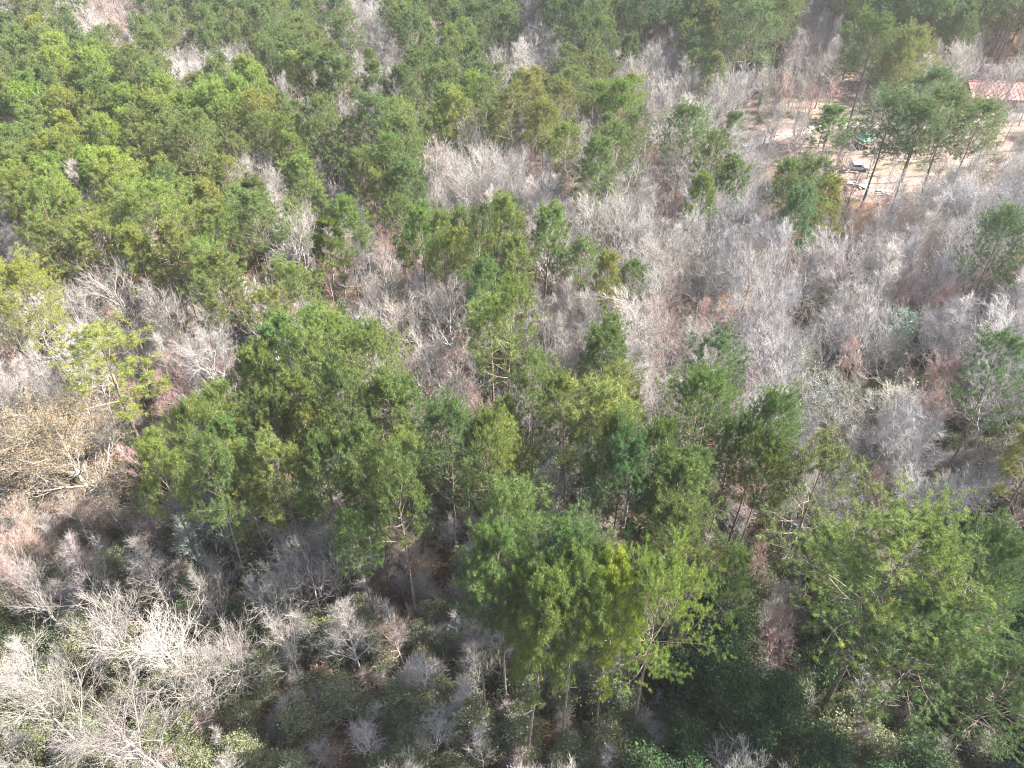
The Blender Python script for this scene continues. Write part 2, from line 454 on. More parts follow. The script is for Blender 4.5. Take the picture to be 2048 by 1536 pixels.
# ------------------------------------------------------------------ map of what stands where, read off the photograph in 64-pixel bands
ROWS = [
 "190M 250R 300M 430M 600P 700M 770B 1040P 1100B 1330K 1600K 1660B 2048K",
 "40Y 230Y 310P 420B 740P 830B 1000P 1080B 1210P 1270B 1300K 1360B 1440P 1540K 1690B 1850P 2048B",
 "260Y 450P 530Y 690P 740B 930P 1000P 1110M 1240P 1270Y 1400B 1440P 1690B 1840P 2048B",
 "230Y 420Y 530Y 700P 730R 880P 1000Y 1100P 1190P 1270Y 1420B 1470B 1830C 1930C 2048C",
 "270Y 460P 530B 700M 820P 870B 900P 960B 1080B 1180P 1280P 1350B 1470P 1690C 1740C 1990C 2048C",
 "120Y 180B 280Y 400P 500M 620M 680R 730M 870P 960M 1080B 1180B 1290P 1340B 1430P 1500B 1560C 1620P 1660C 1740C 1980C 2048B",
 "60P 170Y 260P 400Y 430R 540P 640B 740M 790R 890R 940M 1120P 1380B 1430P 1560B 1610P 1690P 1720C 2048B",
 "50B 180P 420P 520P 640M 740P 800R 890P 970M 1130P 1160R 1400B 1440M 1980B 2048P",
 "110B 190P 250S 380P 650P 700R 900B 1050M 1150B 1180Y 1210B 1270P 1400B 1430P 2048B",
 "90P 200R 420B 540B 700P 900B 960R 1050P 1110R 1240B 1590B 1660D 2048B",
 "80P 160B 230M 480R 520P 730P 820R 950R 1080P 1190B 1260P 1430B 1480D 1750B 1850G 2048B",
 "100B 250B 300R 440R 560P 870P 950R 1020P 1190B 1260P 1380B 1480P 1560B 1690G 1760B 1860D 1940B 2048P",
 "100B 250B 450R 560P 900P 1020M 1130P 1160R 1260P 1340B 1520P 1590M 1720G 1850G 1930B 2048D",
 "260T 330R 600P 920P 1000M 1140P 1240P 1380P 1590P 1700B 1800B 1880D 2048M",
 "240T 520P 960P 1000M 1040S 1160G 1390P 1590P 1690M 1830B 1930B 2048P",
 "250T 560P 950P 1040S 1170G 1390P 1500P 1590M 1740M 1850B 1930M 2048P",
 "160T 340S 480G 560M 700M 760P 870R 960S 1200P 1240P 1400P 1450S 1560R 1740M 1860B 1940E 2048E",
 "60R 340W 480G 600W 680W 760P 880T 960S 1220P 1330S 1420P 1560S 1650R 1700M 1930E 2048E",
 "90W 330W 640W 760P 860R 930S 1200P 1280E 1380E 1500E 1560M 1640R 1930E 2048E",
 "100W 650W 780W 900S 1040U 1200U 1260U 1430E 1530E 1650B 1960E 2048E",
 "90W 640W 780W 860S 1050U 1200U 1430E 1530E 1660B 1990E 2048E",
 "600W 700W 1000U 1180U 1440E 1650E 1990E 2048E",
 "380W 640U 1000U 1300U 1450E 1660E 1980E 2048E",
 "300W 650U 1000U 1300U 1700E 1980E 2048E"]
ROWS = [[(int(t[:-1]), t[-1]) for t in row.split()] for row in ROWS]

def letter(px, py):
    r_ = ROWS[int(min(23, max(0, py // 64)))]
    for e, c in r_:
        if px < e: return c
    return r_[-1][1]

# kind: spacing (m), choices [(weight, family, height lo, height hi, widen)]
P_ = lambda w=1: (w, 'pine', 17, 23)
MAP = {
 'P': (4.25, [(1.0, 'pine', 16, 21)]),
 'Y': (4.0, [(1.0, 'pine_y', 15, 20)]),
 'K': (4.9, [(1.0, 'pine_k', 20, 26)]),
 'L': (4.0, [(1.0, 'pine_l', 17, 20)]),
 'M': (3.6, [(0.36, 'pine', 14, 18), (0.44, 'bare', 10, 14), (0.2, 'red', 9, 12)]),
 'S': (4.6, [(0.35, 'pine', 17, 22), (0.65, 'sap', 6, 9)]),
 'B': (3.0, [(0.76, 'bare', 13, 17.5), (0.24, 'red', 10, 13)]),
 'R': (2.7, [(0.25, 'bare', 10, 13), (0.75, 'red', 8.5, 12)]),
 'T': (3.6, [(1.0, 'tans', 8, 10)]),
 'G': (3.6, [(0.7, 'broad', 9, 13), (0.3, 'bare', 10, 13)]),
 'D': (3.4, [(0.3, 'broad', 7, 10), (0.7, 'bare', 10, 14)]),
 'U': (3.4, [(0.36, 'bare', 7, 11), (0.64, 'sap', 5, 8)]),
 'W': (4.4, [(0.66, 'bare', 11.5, 16), (0.34, 'sap', 6, 9)]),
 'E': (2.9, [(0.86, 'ever', 6, 10.5), (0.14, 'bare', 8, 11)]),
 'C': (4.9, [(0.8, 'bare', 8, 12), (0.2, 'sap', 5, 8)])}

def fam(name):
    return {'pine': PINE, 'pine_y': PINE, 'pine_k': PINE, 'pine_l': PINE, 'bare': BARE, 'red': REDBARE, 'tans': TANS,
            'broad': BROAD, 'sap': SAPL, 'ever': EVER, 'nearpine': NEARPINE, 'bigpine': BIGPINE, 'openpine': OPENPINE, 'tan': TAN}[name]
PINES = {'pine', 'pine_y', 'pine_k', 'pine_l', 'bigpine', 'openpine', 'nearpine'}

# trees picked out one by one: (x of top, y of top, family, height, crown width px, tint)
NOTE = [
 (1010, 590, 'openpine', 22, 130, (1.15, 1.1, 0.7)), (1225, 655, 'pine', 17, 75, (1.1, 1.1, 1.0)), (1230, 522, 'pine', 18, 66, (1.3, 1.15, 0.9)),
 (1070, 735, 'pine', 21, 110, (1, 1, 1)), (1150, 785, 'pine', 19, 95, (1.1, 1.1, 0.9)), (1440, 695, 'openpine', 22, 150, (1.0, 0.95, 0.9)),
 (890, 835, 'bigpine', 23, 165, (1.0, 1.1, 1.15)), (1820, 1085, 'nearpine', 24, 340, (1.05, 1.15, 0.9)), (1330, 1160, 'nearpine', 23, 205, (1.55, 1.5, 0.85)),
 (1235, 1165, 'pine_l', 23, 100, (1.55, 1.6, 0.7)), (710, 1045, 'pine', 15, 110, (1.0, 1.1, 1.0)), (190, 675, 'openpine', 19, 210, (1.5, 1.25, 0.9)),
 (25, 560, 'bigpine', 20, 150, (1.5, 1.3, 0.9)), (1875, 158, 'bigpine', 20, 105, (0.9, 1.0, 1.1)), (1665, 222, 'pine', 15, 80, (1.0, 1.1, 1.1)),
 (1790, 205, 'bigpine', 20, 130, (0.85, 1.0, 1.1)), (1915, 200, 'bigpine', 21, 140, (0.9, 1.0, 1.1)), (1960, 225, 'bigpine', 19, 110, (0.9, 1.0, 1.1)),
 (1850, 225, 'bigpine', 20, 120, (0.9, 1.0, 1.1)), (1240, 268, 'bigpine', 19, 105, (0.85, 0.95, 0.9)), (785, 290, 'pine', 19, 85, (0.9, 1.1, 0.8)),
 (760, 205, 'pine', 21, 90, (0.95, 1.0, 1.1)), (115, 385, 'pine_y', 19, 95, (1.2, 1.2, 0.8)), (300, 398, 'bigpine', 20, 170, (1.2, 1.2, 0.8)),
 (515, 200, 'pine_y', 18, 95, (2.0, 1.35, 0.8)), (1258, 165, 'pine_l', 19, 65, (1.7, 1.6, 0.7)), (1655, 905, 'openpine', 20, 185, (1.1, 0.95, 0.9)),
 (1410, 765, 'bigpine', 22, 150, (1.0, 1.15, 0.9)), (1535, 805, 'bigpine', 22, 130, (0.95, 1.1, 0.85)), (1580, 340, 'pine', 18, 80, (0.9, 1.0, 1.0)),
 (1665, 362, 'pine_y', 16, 75, (1.2, 1.05, 0.7)), (2015, 445, 'bigpine', 20, 110, (0.8, 1.0, 1.1)), (1755, 50, 'bigpine', 24, 130, (1.1, 1.1, 0.9)),
 (1820, 75, 'bigpine', 22, 110, (1.15, 1.1, 0.9)), (1375, 230, 'bigpine', 20, 110, (0.8, 1.0, 1.05)), (1510, 30, 'bigpine', 24, 110, (0.85, 1.0, 1.1)),
 (740, 690, 'bigpine', 21, 150, (1.1, 1.15, 0.9)), (560, 655, 'pine', 20, 120, (0.9, 1.1, 0.9)), (1000, 1000, 'pine', 21, 120, (0.8, 1.0, 0.9)),
 (1110, 1060, 'bigpine', 22, 190, (0.9, 1.05, 1.0)), (1250, 900, 'bigpine', 21, 150, (0.9, 1.1, 0.95)), (2020, 1090, 'nearpine', 23, 150, (0.7, 0.9, 1.0)),
 (840, 440, 'pine', 19, 90, (0.9, 1.1, 0.8)), (690, 420, 'pine', 19, 85, (1.0, 1.1, 0.85)), (1090, 430, 'pine', 19, 95, (1.0, 1.1, 0.9)),
 (1460, 1130, 'pine', 17, 80, (0.9, 1.0, 0.9)), (2030, 700, 'openpine', 20, 140, (0.85, 1.0, 1.1)), (640, 440, 'pine', 18, 85, (1.2, 1.1, 0.8)),
 (420, 455, 'pine', 18, 90, (1.1, 1.1, 0.8)), (430, 790, 'pine', 19, 100, (1.1, 1.15, 0.85)), (975, 545, 'pine', 18, 85, (0.9, 1.1, 1.0)),
 (1175, 380, 'bare', 17, 130, (1.15, 1.15, 1.15)), (1035, 235, 'bare', 15, 120, (1.1, 1.1, 1.1)), (850, 225, 'bare', 15, 110, (1.1, 1.1, 1.1)),
 (500, 550, 'bare', 15, 90, (1.2, 1.2, 1.2)), (310, 590, 'bare', 14, 110, (1.2, 1.2, 1.2)), (400, 580, 'bare', 14, 110, (1.2, 1.2, 1.2)),
 (250, 640, 'bare', 13, 110, (1.1, 1.1, 1.1)), (40, 720, 'bare', 13, 130, (1.25, 1.25, 1.25)), (1490, 450, 'bare', 16, 110, (1.15, 1.15, 1.15)),
 (730, 560, 'bare', 14, 130, (1.1, 1.1, 1.1)), (830, 550, 'bare', 14, 110, (1.1, 1.1, 1.1)), (650, 1020, 'bare', 13, 80, (1.15, 1.15, 1.15)),
 (560, 1050, 'bare', 12, 100, (1.1, 1.1, 1.1)), (270, 1080, 'bare', 14, 190, (1.15, 1.15, 1.15)), (130, 1070, 'bare', 14, 180, (1.15, 1.1, 1.15)),
 (180, 1210, 'bare', 13, 200, (1.2, 1.2, 1.2)), (400, 1140, 'bare', 12, 120, (1.1, 1.1, 1.1)), (30, 1130, 'bare', 13, 160, (1.2, 1.2, 1.2)),
 (810, 1055, 'tans', 11, 130, (1.1, 1.05, 1.0)), (1560, 1165, 'bare', 11, 150, (1.1, 1.1, 1.1)), (1700, 860, 'bare', 12, 130, (1, 1, 1)),
 (1230, 385, 'bare', 14, 110, (1.05, 1.05, 1.05)), (560, 1230, 'bare', 11, 140, (1.1, 1.1, 1.1)), (440, 1250, 'bare', 11, 140, (1.1, 1.1, 1.1)),
 (1720, 240, 'bare', 7, 40, (0.9, 0.7, 0.65)), (1975, 130, 'bare', 14, 110, (0.8, 0.75, 0.85)), (1560, 210, 'bare', 13, 100, (1, 1, 1)),
 (950, 1310, 'bare', 8, 120, (1.1, 1.1, 1.1)), (1470, 330, 'pine', 17, 75, (0.9, 1.0, 0.95)),
 (1150, 1105, 'bigpine', 22, 150, (0.95, 1.0, 0.9)), (1090, 1130, 'pine', 21, 110, (0.85, 0.95, 0.9)), (1060, 1190, 'pine', 24, 105, (1.0, 1.0, 0.9)), (960, 1170, 'pine', 21, 95, (0.85, 0.95, 0.9)), (1010, 1090, 'pine', 23, 120, (0.9, 1.0, 0.9)),
 (1870, 1235, 'nearpine', 19, 300, (0.95, 1.08, 0.85)), (2040, 1330, 'nearpine', 17, 200, (0.6, 0.75, 0.8)), (1150, 1180, 'pine', 23, 130, (1.0, 1.05, 0.9)),
 (360, 835, 'pine', 20.4, 115, (0.93, 0.93, 0.83)), (450, 850, 'pine', 18.7, 115, (0.97, 1.07, 0.99)), (520, 805, 'pine', 19.3, 110, (1.08, 0.94, 0.82)), (300, 900, 'pine', 20.2, 105, (1.21, 1.14, 0.94)), (400, 925, 'pine', 21.5, 115, (1.11, 1.07, 0.98)), (480, 910, 'pine', 18.7, 115, (1.18, 1.08, 0.96)), (620, 830, 'pine', 18.6, 115, (1.07, 0.96, 0.83)), (680, 770, 'pine', 21.6, 110, (1.19, 1.10, 1.03)), (775, 760, 'pine', 21.3, 110, (1.00, 0.99, 0.93)), (825, 785, 'pine', 18.8, 100, (1.08, 1.16, 0.96)), (560, 905, 'pine', 20.0, 120, (1.26, 1.19, 1.00)), (645, 925, 'pine', 19.9, 115, (1.01, 1.03, 0.91)), (730, 880, 'pine', 21.7, 115, (1.13, 1.05, 0.99)), (790, 935, 'pine', 22.0, 110, (1.23, 1.15, 0.95)), (975, 860, 'pine', 21.9, 100, (1.30, 1.15, 1.02)), (1385, 905, 'pine', 19.2, 110, (1.22, 1.10, 0.97)), (1470, 880, 'pine', 18.7, 115, (1.06, 0.95, 0.90)), (1325, 860, 'pine', 21.3, 105, (0.88, 0.88, 0.72)), (1185, 865, 'pine', 21.2, 105, (1.07, 0.95, 0.77)), (500, 715, 'pine', 18.7, 100, (1.15, 1.07, 0.90)), (620, 690, 'pine', 21.9, 105, (1.19, 1.16, 1.10)), (1530, 905, 'pine', 18.8, 105, (1.01, 0.96, 0.77)), (590, 765, 'pine', 19.9, 105, (0.97, 0.92, 0.76)), (945, 440, 'pine', 21.5, 80, (0.85, 0.86, 0.82)), (1010, 420, 'pine', 19.8, 80, (1.18, 1.16, 1.02)), (880, 455, 'pine', 20.6, 75, (1.12, 1.08, 0.96)), (1200, 290, 'pine', 20.3, 90, (1.19, 1.18, 1.07)), (1430, 290, 'pine', 19.6, 85, (1.07, 0.93, 0.82)), (1150, 150, 'pine', 18.5, 75, (1.05, 1.04, 0.92)), (650, 110, 'pine', 20.7, 75, (0.91, 0.86, 0.69)), (700, 40, 'pine', 20.1, 75, (1.14, 1.07, 0.91)),
 (85, 815, 'tan', 15, 360, (0.92, 0.88, 0.82)),
 (1100, 900, 'broad', 12, 120, (1.0, 1.1, 1.2)), (425, 1005, 'broad', 10, 110, (1.3, 1.3, 1.3)), (350, 1035, 'broad', 9, 80, (1.2, 1.3, 1.3)),
 (1640, 695, 'broad', 11, 110, (1.2, 1.2, 1.1)), (1810, 625, 'broad', 11, 100, (0.8, 1.1, 1.1)), (1790, 755, 'broad', 10, 110, (1.2, 1.2, 1.1)),
]

trees = []     # dict(x,y,h,fam,var,sc,rot,tint,letter,note)
occ = {}
CELL = 8.0
def near(x, y, d):
    i, j = int(x // CELL), int(y // CELL)
    for a in (i - 1, i, i + 1):
        for b in (j - 1, j, j + 1):
            for (u, v, e) in occ.get((a, b), ()):
                dd = 0.5 * (d + e)
                if (u - x) ** 2 + (v - y) ** 2 < dd * dd: return True
    return False
def put(x, y, e):
    occ.setdefault((int(x // CELL), int(y // CELL)), []).append((x, y, e))

for k, (px, py, f, h, w, tint) in enumerate(NOTE):
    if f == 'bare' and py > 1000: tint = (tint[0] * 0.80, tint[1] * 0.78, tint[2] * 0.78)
    x, y = at(px, py, h)
    _, _, dep = project(x, y, h * 0.8)
    width = w / FPX * dep
    F = fam(f)
    v = k % len(F)
    base = F[v]
    sz = h / base['H']
    natural = 2 * base['R'] * 1.05 if f in PINES else base['H'] * (0.62 if f in ('bare', 'tans', 'tan') else 0.45)
    sx = width / natural
    sx = min(max(sx, 0.6 * sz), 1.7 * sz)
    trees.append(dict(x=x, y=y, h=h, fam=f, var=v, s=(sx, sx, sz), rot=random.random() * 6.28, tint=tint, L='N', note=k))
    put(x, y, max(2.5, width * 0.6))

HOUSE = at(1995, 205)
def blocked(x, y):
    if abs(x - HOUSE[0] - 6) < 17 and -9 < y - HOUSE[1] < 9: return True
    return False

TN = {'pine': lambda: [(g * random.uniform(0.9, 1.2), g, g * random.uniform(0.75, 1.0)) for g in (random.uniform(0.8, 1.3),)][0],
      'pine_y': lambda: (random.uniform(1.2, 1.6), random.uniform(1.2, 1.5), random.uniform(0.7, 0.95)),
      'pine_k': lambda: (random.uniform(0.85, 1.05), random.uniform(1.0, 1.15), random.uniform(1.2, 1.5)),
      'pine_l': lambda: (random.uniform(1.5, 2.0), random.uniform(1.2, 1.45), random.uniform(0.6, 0.8))}
for _ in range(70000):
    y = random.uniform(-14, 330)
    hw = 0.70 * (y * C + 50 * S) + 16
    x = random.uniform(-hw, hw)
    px, py, dep = project(x, y, 16.0)
    px2, py2, _ = project(x, y, 10.0)
    if py > 1900 or py < -150: continue
    if random.random() > min(1, (y + 40) / 150 + 0.25): pass
    c = letter(float(px), float(py))
    if c in 'BRTGDUCSWE' : c = letter(float(px2), float(py2))
    if c in 'PYKLM':
        tx, ty, _ = project(x, y, 19.5)
        ct = letter(float(tx), float(ty))
        if ty > 1500: ct = letter(float(tx), 1500.0)
        if ct in 'BRTGDUCWE': c = ct if random.random() < 0.9 else 'M'
        else:
            ns = [project(x - 2.6, y, 16), project(x + 2.6, y, 16), project(x, y, 12)]
            ns = [letter(float(a[0]), min(1500.0, float(a[1]))) for a in ns]
            bad = [q for q in ns if q in 'BRTCWE']
            if len(bad) >= 1 and random.random() < (0.15 if len(bad) == 1 else 0.7): c = bad[0]
    if c == 'C' or letter(float(project(x, y, 0)[0]), float(project(x, y, 0)[1])) == 'C' and random.random() < 0.8:
        c = 'C'
    if blocked(x, y): continue
    sp, ch = MAP[c]
    if c in 'PYK' and random.random() < 0.5: sp *= 1.12
    if near(x, y, sp): continue
    put(x, y, sp)
    u = random.random(); acc = 0
    for (w, f, h0, h1) in ch:
        acc += w
        if u <= acc: break
    if c == 'P' and y > 105 and px > 430 and random.random() < 0.26: f, h0, h1 = 'bare', 13, 17
    F = fam(f); v = random.randrange(len(F)); h = random.uniform(h0, h1)
    sz = h / F[v]['H']; sx = sz * random.uniform(0.88, 1.15)
    if f in PINES: sx *= 0.97
    if c == 'C': sx *= 0.9
    tint = TN[f]() if f in TN else tuple([random.uniform(0.88, 1.12)] * 3)
    if f in ('bare', 'sap', 'broad') and float(px2) > 1380 and c in 'BDGM': g_ = random.uniform(0.85, 1.12); tint = (g_ * 0.98, g_, g_ * 1.06)
    if f == 'red': tint = (1.14, 0.99, 1.02)
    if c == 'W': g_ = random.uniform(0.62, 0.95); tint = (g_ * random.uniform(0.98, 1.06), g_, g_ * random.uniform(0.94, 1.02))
    if f == 'bare' and random.random() < 0.10: tint = (1.2, 1.18, 1.15)
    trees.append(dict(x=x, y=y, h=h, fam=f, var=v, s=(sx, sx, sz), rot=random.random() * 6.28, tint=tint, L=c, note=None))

for t in trees:
    t['px'], t['py'], t['dep'] = [float(a) for a in project(t['x'], t['y'], t['h'] * (0.78 if t['fam'] in PINES else 0.65))]
    t['in'] = -25 < t['px'] < 2073 and -25 < t['py'] < 1580
    t['big'] = t['s'][0] * fam(t['fam'])[t['var']]['R'] / t['dep']

# ------------------------------------------------------------------ tagging
def tag(o, label=None, cat=None, group=None, kind=None):
    if label: o['label'] = label
    if cat: o['category'] = cat
    if group: o['group'] = group
    if kind: o['kind'] = kind
    return o

def meshobj(name, me, parent=None, color=None):
    o = bpy.data.objects.new(name, me)
    COL.objects.link(o)
    if parent is not None: o.parent = parent
    if color: o.color = (*color, 1)
    return o

KINDNAME = {'pine': 'pine_tree', 'bare': 'bare_tree', 'red': 'bare_sapling', 'sap': 'bare_sapling', 'tans': 'bare_sapling', 'tan': 'budding_tree', 'broad': 'broadleaf_tree', 'ever': 'broadleaf_tree'}
def kname(f): return 'pine_tree' if f in PINES else KINDNAME[f]
NOUN = {'pine_tree': 'pine', 'bare_tree': 'bare tree', 'bare_sapling': 'bare sapling', 'budding_tree': 'budding tree', 'broadleaf_tree': 'broadleaf evergreen'}
GROUP = {'pine_tree': 'pines of the forest', 'bare_tree': 'bare grey hardwood trees', 'bare_sapling': 'slender bare saplings', 'budding_tree': None, 'broadleaf_tree': 'grey green broadleaf evergreens'}
LIMIT = {'pine_tree': 290, 'bare_tree': 290, 'bare_sapling': 240, 'budding_tree': 5, 'broadleaf_tree': 120}

LAND = {  # note index by its photo position -> phrase and own label
 (85, 815): ('the tan budding tree', 'broad tan budding tree with pale spreading limbs at the left edge'),
 (1235, 1165): ('the lime yellow pine', 'small lime yellow pine top beside a broad yellow green pine'),
 (1820, 1085): ('the broad bright pine', 'broad bushy bright green pine, largest crown, in the lower right'),
 (1010, 590): ('the airy lone pine', 'airy yellow green pine rising alone among pinkish bare saplings'),
 (190, 675): ('the open pine by white trees', 'open spreading light green pine above the tan budding tree'),
 (515, 200): ('the orange tinged pine', 'orange tinged yellow pine crown in the upper left stand'),
 (1258, 165): ('the far yellow pine', 'bright yellow pine among grey bare trees near the top of the view'),
 (1175, 380): ('the tall pale bare tree', 'tall pale bare tree with white trunk beside a brown gap'),
 (890, 835): ('the central bluish pine', 'full bluish green pine with a long straight trunk showing below'),
 (1875, 158): ('the pine before the red roof', 'dark round pine just left of the red roofed house'),
 (1755, 50): ('the tall yard pine', 'tall full green pine behind the sandy yard'),
 (1240, 268): ('the flat topped dark pine', 'broad flat topped dark pine ringed by bare grey trees'),
 (2015, 445): ('the right edge pine', 'dark low pine alone among grey bare trees at the right edge'),
 (1655, 905): ('the thin olive pine', 'thin spreading olive pine with many visible branches'),
 (300, 398): ('the round left pine', 'large round bright green pine in the left stand'),
 (1440, 695): ('the ragged olive pine', 'ragged olive pine rising over grey bare trees'),
 (810, 1055): ('the tan bushy sapling', 'tan bushy bare sapling with upright twigs over red brown litter'),
 (25, 560): ('the left edge pine', 'light green full pine cut by the left edge'),
 (1665, 222): ('the yard pine', 'small green pine beside the green tent'),
 (650, 1020): ('the narrow white tree', 'narrow white bare tree standing beside a low dark pine'),
 (270, 1080): ('the white forked tree', 'wide pale bare tree with long leaning white trunks'),
 (1700, 860): ('the grey twiggy tree', 'grey twiggy bare tree above the thin olive pine'),
 (785, 290): ('the compact green pine', 'compact vivid green pine between bare grey trees'),
 (1490, 450): ('the white limbed tree', 'white limbed bare tree standing over the grey hardwood thicket'),
 (2020, 1090): ('the dark edge pine', 'very dark pine at the right edge beside the broad bright pine'),
}
land_pos = []
for t in trees:
    if t['note'] is not None and (NOTE[t['note']][0], NOTE[t['note']][1]) in LAND:
        ph, own = LAND[(NOTE[t['note']][0], NOTE[t['note']][1])]
        t['own'] = own
        land_pos.append((t['px'], t['py'], ph))
SECT = ['right', 'lower right', 'below', 'lower left', 'left', 'upper left', 'above', 'upper right']
ORD = ['nearest'] + [f'{i}{"th" if 10 <= i % 100 <= 20 else {1: "st", 2: "nd", 3: "rd"}.get(i % 10, "th")} nearest' for i in range(2, 400)]

ind, rest = [], []
by = {}
for t in trees:
    by.setdefault(kname(t['fam']), []).append(t)
for k, ts in by.items():
    inn = sorted([t for t in ts if t['in']], key=lambda t: (t['note'] is None, -t['big']))
    ind += inn[:LIMIT[k]]
    rest += inn[LIMIT[k]:] + [t for t in ts if not t['in']]
print('TREES', {k: (len(v), sum(t['in'] for t in v)) for k, v in by.items()}, 'individual', len(ind))

def look(t):
    f = t['fam']; a, b, c = t['tint']
    hgt = 'tall ' if t['h'] > 21 else ('low ' if t['h'] < 17 and f in PINES else '')
    if f in PINES:
        if f == 'openpine': return 'airy thin-crowned'
        if a > 1.45: return hgt + 'lime yellow'
        if a > 1.15: return hgt + 'yellow green'
        if c > 1.0 and a < 0.96: return hgt + 'dark bluish'
        return hgt + 'mid green'
    if f == 'red': return 'pinkish slender'
    if f in ('tans', 'tan'): return 'tan bushy'
    if f == 'sap': return 'thin grey'
    if f == 'broad': return 'grey green speckled'
    if f == 'ever': return 'dark green bushy'
    return ('pale whitish ' if a > 1.1 else ('slender grey' if t['var'] >= 4 else 'spreading grey')).strip()
buckets = {}
for t in ind:
    d = [(math.hypot(t['px'] - a, t['py'] - b), i) for i, (a, b, _) in enumerate(land_pos)]
    d.sort()
    dist, i = d[0] if not t.get('own') else d[1]
    a, b, ph = land_pos[i]
    s = int(round(math.atan2(t['py'] - b, t['px'] - a) / (math.pi / 4))) % 8
    t['look'] = look(t)
    buckets.setdefault((i, s, t['look'], kname(t['fam'])), []).append((dist, t))
for (i, s, lk, kn), L in buckets.items():
    L.sort(key=lambda p: p[0])
    for r_, (_, t) in enumerate(L):
        where = {0: 'right of', 1: 'lower right of', 2: 'below', 3: 'lower left of', 4: 'left of', 5: 'upper left of', 6: 'above', 7: 'upper right of'}[s]
        t['label'] = t.get('own') or f"{lk} {NOUN[kn]}, {ORD[r_]} {where} {land_pos[i][2]}"

# ------------------------------------------------------------------ individual trees
def build_tree(t):
    f = t['fam']; d = fam(f)[t['var']]; kn = kname(f)
    root = bpy.data.objects.new(kn, None)
    root.empty_display_size = 0.5
    COL.objects.link(root)
    root.location = (t['x'], t['y'], -0.05)
    root.rotation_euler = (random.gauss(0, 0.02), random.gauss(0, 0.02), t['rot'])
    root.scale = t['s']
    tag(root, t['label'], 'pine tree' if kn == 'pine_tree' else 'tree', GROUP[kn])
    meshobj('trunk', d['trunk'], root, t['tint'] if f not in PINES else (1, 1, 1))
    if 'branches' in d: meshobj('branches', d['branches'], root)
    if f in PINES:
        meshobj('crown', d['crown'], root, t['tint'])
    else:
        meshobj('branches' if 'leaves' in d else 'crown', d['crown'], root, t['tint'])
        if 'leaves' in d: meshobj('crown', d['leaves'], root, t['tint'])
    return root

# ------------------------------------------------------------------ scattering of what is past counting
_src = {}
def source(me):
    if me.name not in _src:
        _src[me.name] = bpy.data.objects.new('source_' + me.name, me)
    return _src[me.name]

def scatter(name, items, label, cat, group=None):
    """items: list of (x,y,z,rot,(sx,sy,sz),[meshes]) -> one object of kind stuff"""
    sets = {}
    for it in items:
        for me in it[5]:
            sets.setdefault(me.name, (me, []))[1].append(it)
    me0 = bpy.data.meshes.new(name)
    P, Ro, Sc, Id = [], [], [], []
    for j, (mn, (me, its)) in enumerate(sets.items()):
        for it in its:
            P.append(it[:3]); Ro.append((it[6], it[7], it[3])); Sc.append(it[4]); Id.append(j)
    me0.vertices.add(len(P))
    me0.vertices.foreach_set('co', np.array(P, np.float32).ravel())
    for nm, arr in (('rot', Ro), ('scl', Sc)):
        a = me0.attributes.new(nm, 'FLOAT_VECTOR', 'POINT'); a.data.foreach_set('vector', np.array(arr, np.float32).ravel())
    a = me0.attributes.new('kind_index', 'INT', 'POINT'); a.data.foreach_set('value', np.array(Id, np.int32))
    o = meshobj(name, me0)
    ng = bpy.data.node_groups.new(name, 'GeometryNodeTree')
    ng.interface.new_socket('Geometry', in_out='INPUT', socket_type='NodeSocketGeometry')
    ng.interface.new_socket('Geometry', in_out='OUTPUT', socket_type='NodeSocketGeometry')
    N, Lk = ng.nodes, ng.links
    gi, go = N.new('NodeGroupInput'), N.new('NodeGroupOutput')
    m2p = N.new('GeometryNodeMeshToPoints')
    Lk.new(gi.outputs[0], m2p.inputs['Mesh'])
    def named(nm, ty):
        q = N.new('GeometryNodeInputNamedAttribute'); q.data_type = ty; q.inputs['Name'].default_value = nm
        return q.outputs[0]
    rot, scl, idx = named('rot', 'FLOAT_VECTOR'), named('scl', 'FLOAT_VECTOR'), named('kind_index', 'INT')
    e2r = N.new('FunctionNodeEulerToRotation'); Lk.new(rot, e2r.inputs[0])
    jn = N.new('GeometryNodeJoinGeometry')
    for j, (mn, (me, its)) in enumerate(sets.items()):
        cmpn = N.new('FunctionNodeCompare'); cmpn.data_type = 'INT'; cmpn.operation = 'EQUAL'
        Lk.new(idx, cmpn.inputs[2]); cmpn.inputs[3].default_value = j
        oi = N.new('GeometryNodeObjectInfo'); oi.inputs['Object'].default_value = source(me); oi.inputs['As Instance'].default_value = True
        ip = N.new('GeometryNodeInstanceOnPoints')
        Lk.new(m2p.outputs[0], ip.inputs['Points']); Lk.new(cmpn.outputs[0], ip.inputs['Selection'])
        Lk.new(oi.outputs['Geometry'], ip.inputs['Instance']); Lk.new(e2r.outputs[0], ip.inputs['Rotation']); Lk.new(scl, ip.inputs['Scale'])
        Lk.new(ip.outputs[0], jn.inputs[0])
    Lk.new(jn.outputs[0], go.inputs[0])
    md = o.modifiers.new('scatter', 'NODES'); md.node_group = ng
    tag(o, label, cat, group, 'stuff')
    return o

def item(t):
    d = fam(t['fam'])[t['var']]
    ms = [d[k] for k in ('trunk', 'branches', 'crown', 'leaves') if k in d]
    return (t['x'], t['y'], -0.05, t['rot'], t['s'], ms, random.gauss(0, 0.02), random.gauss(0, 0.02))

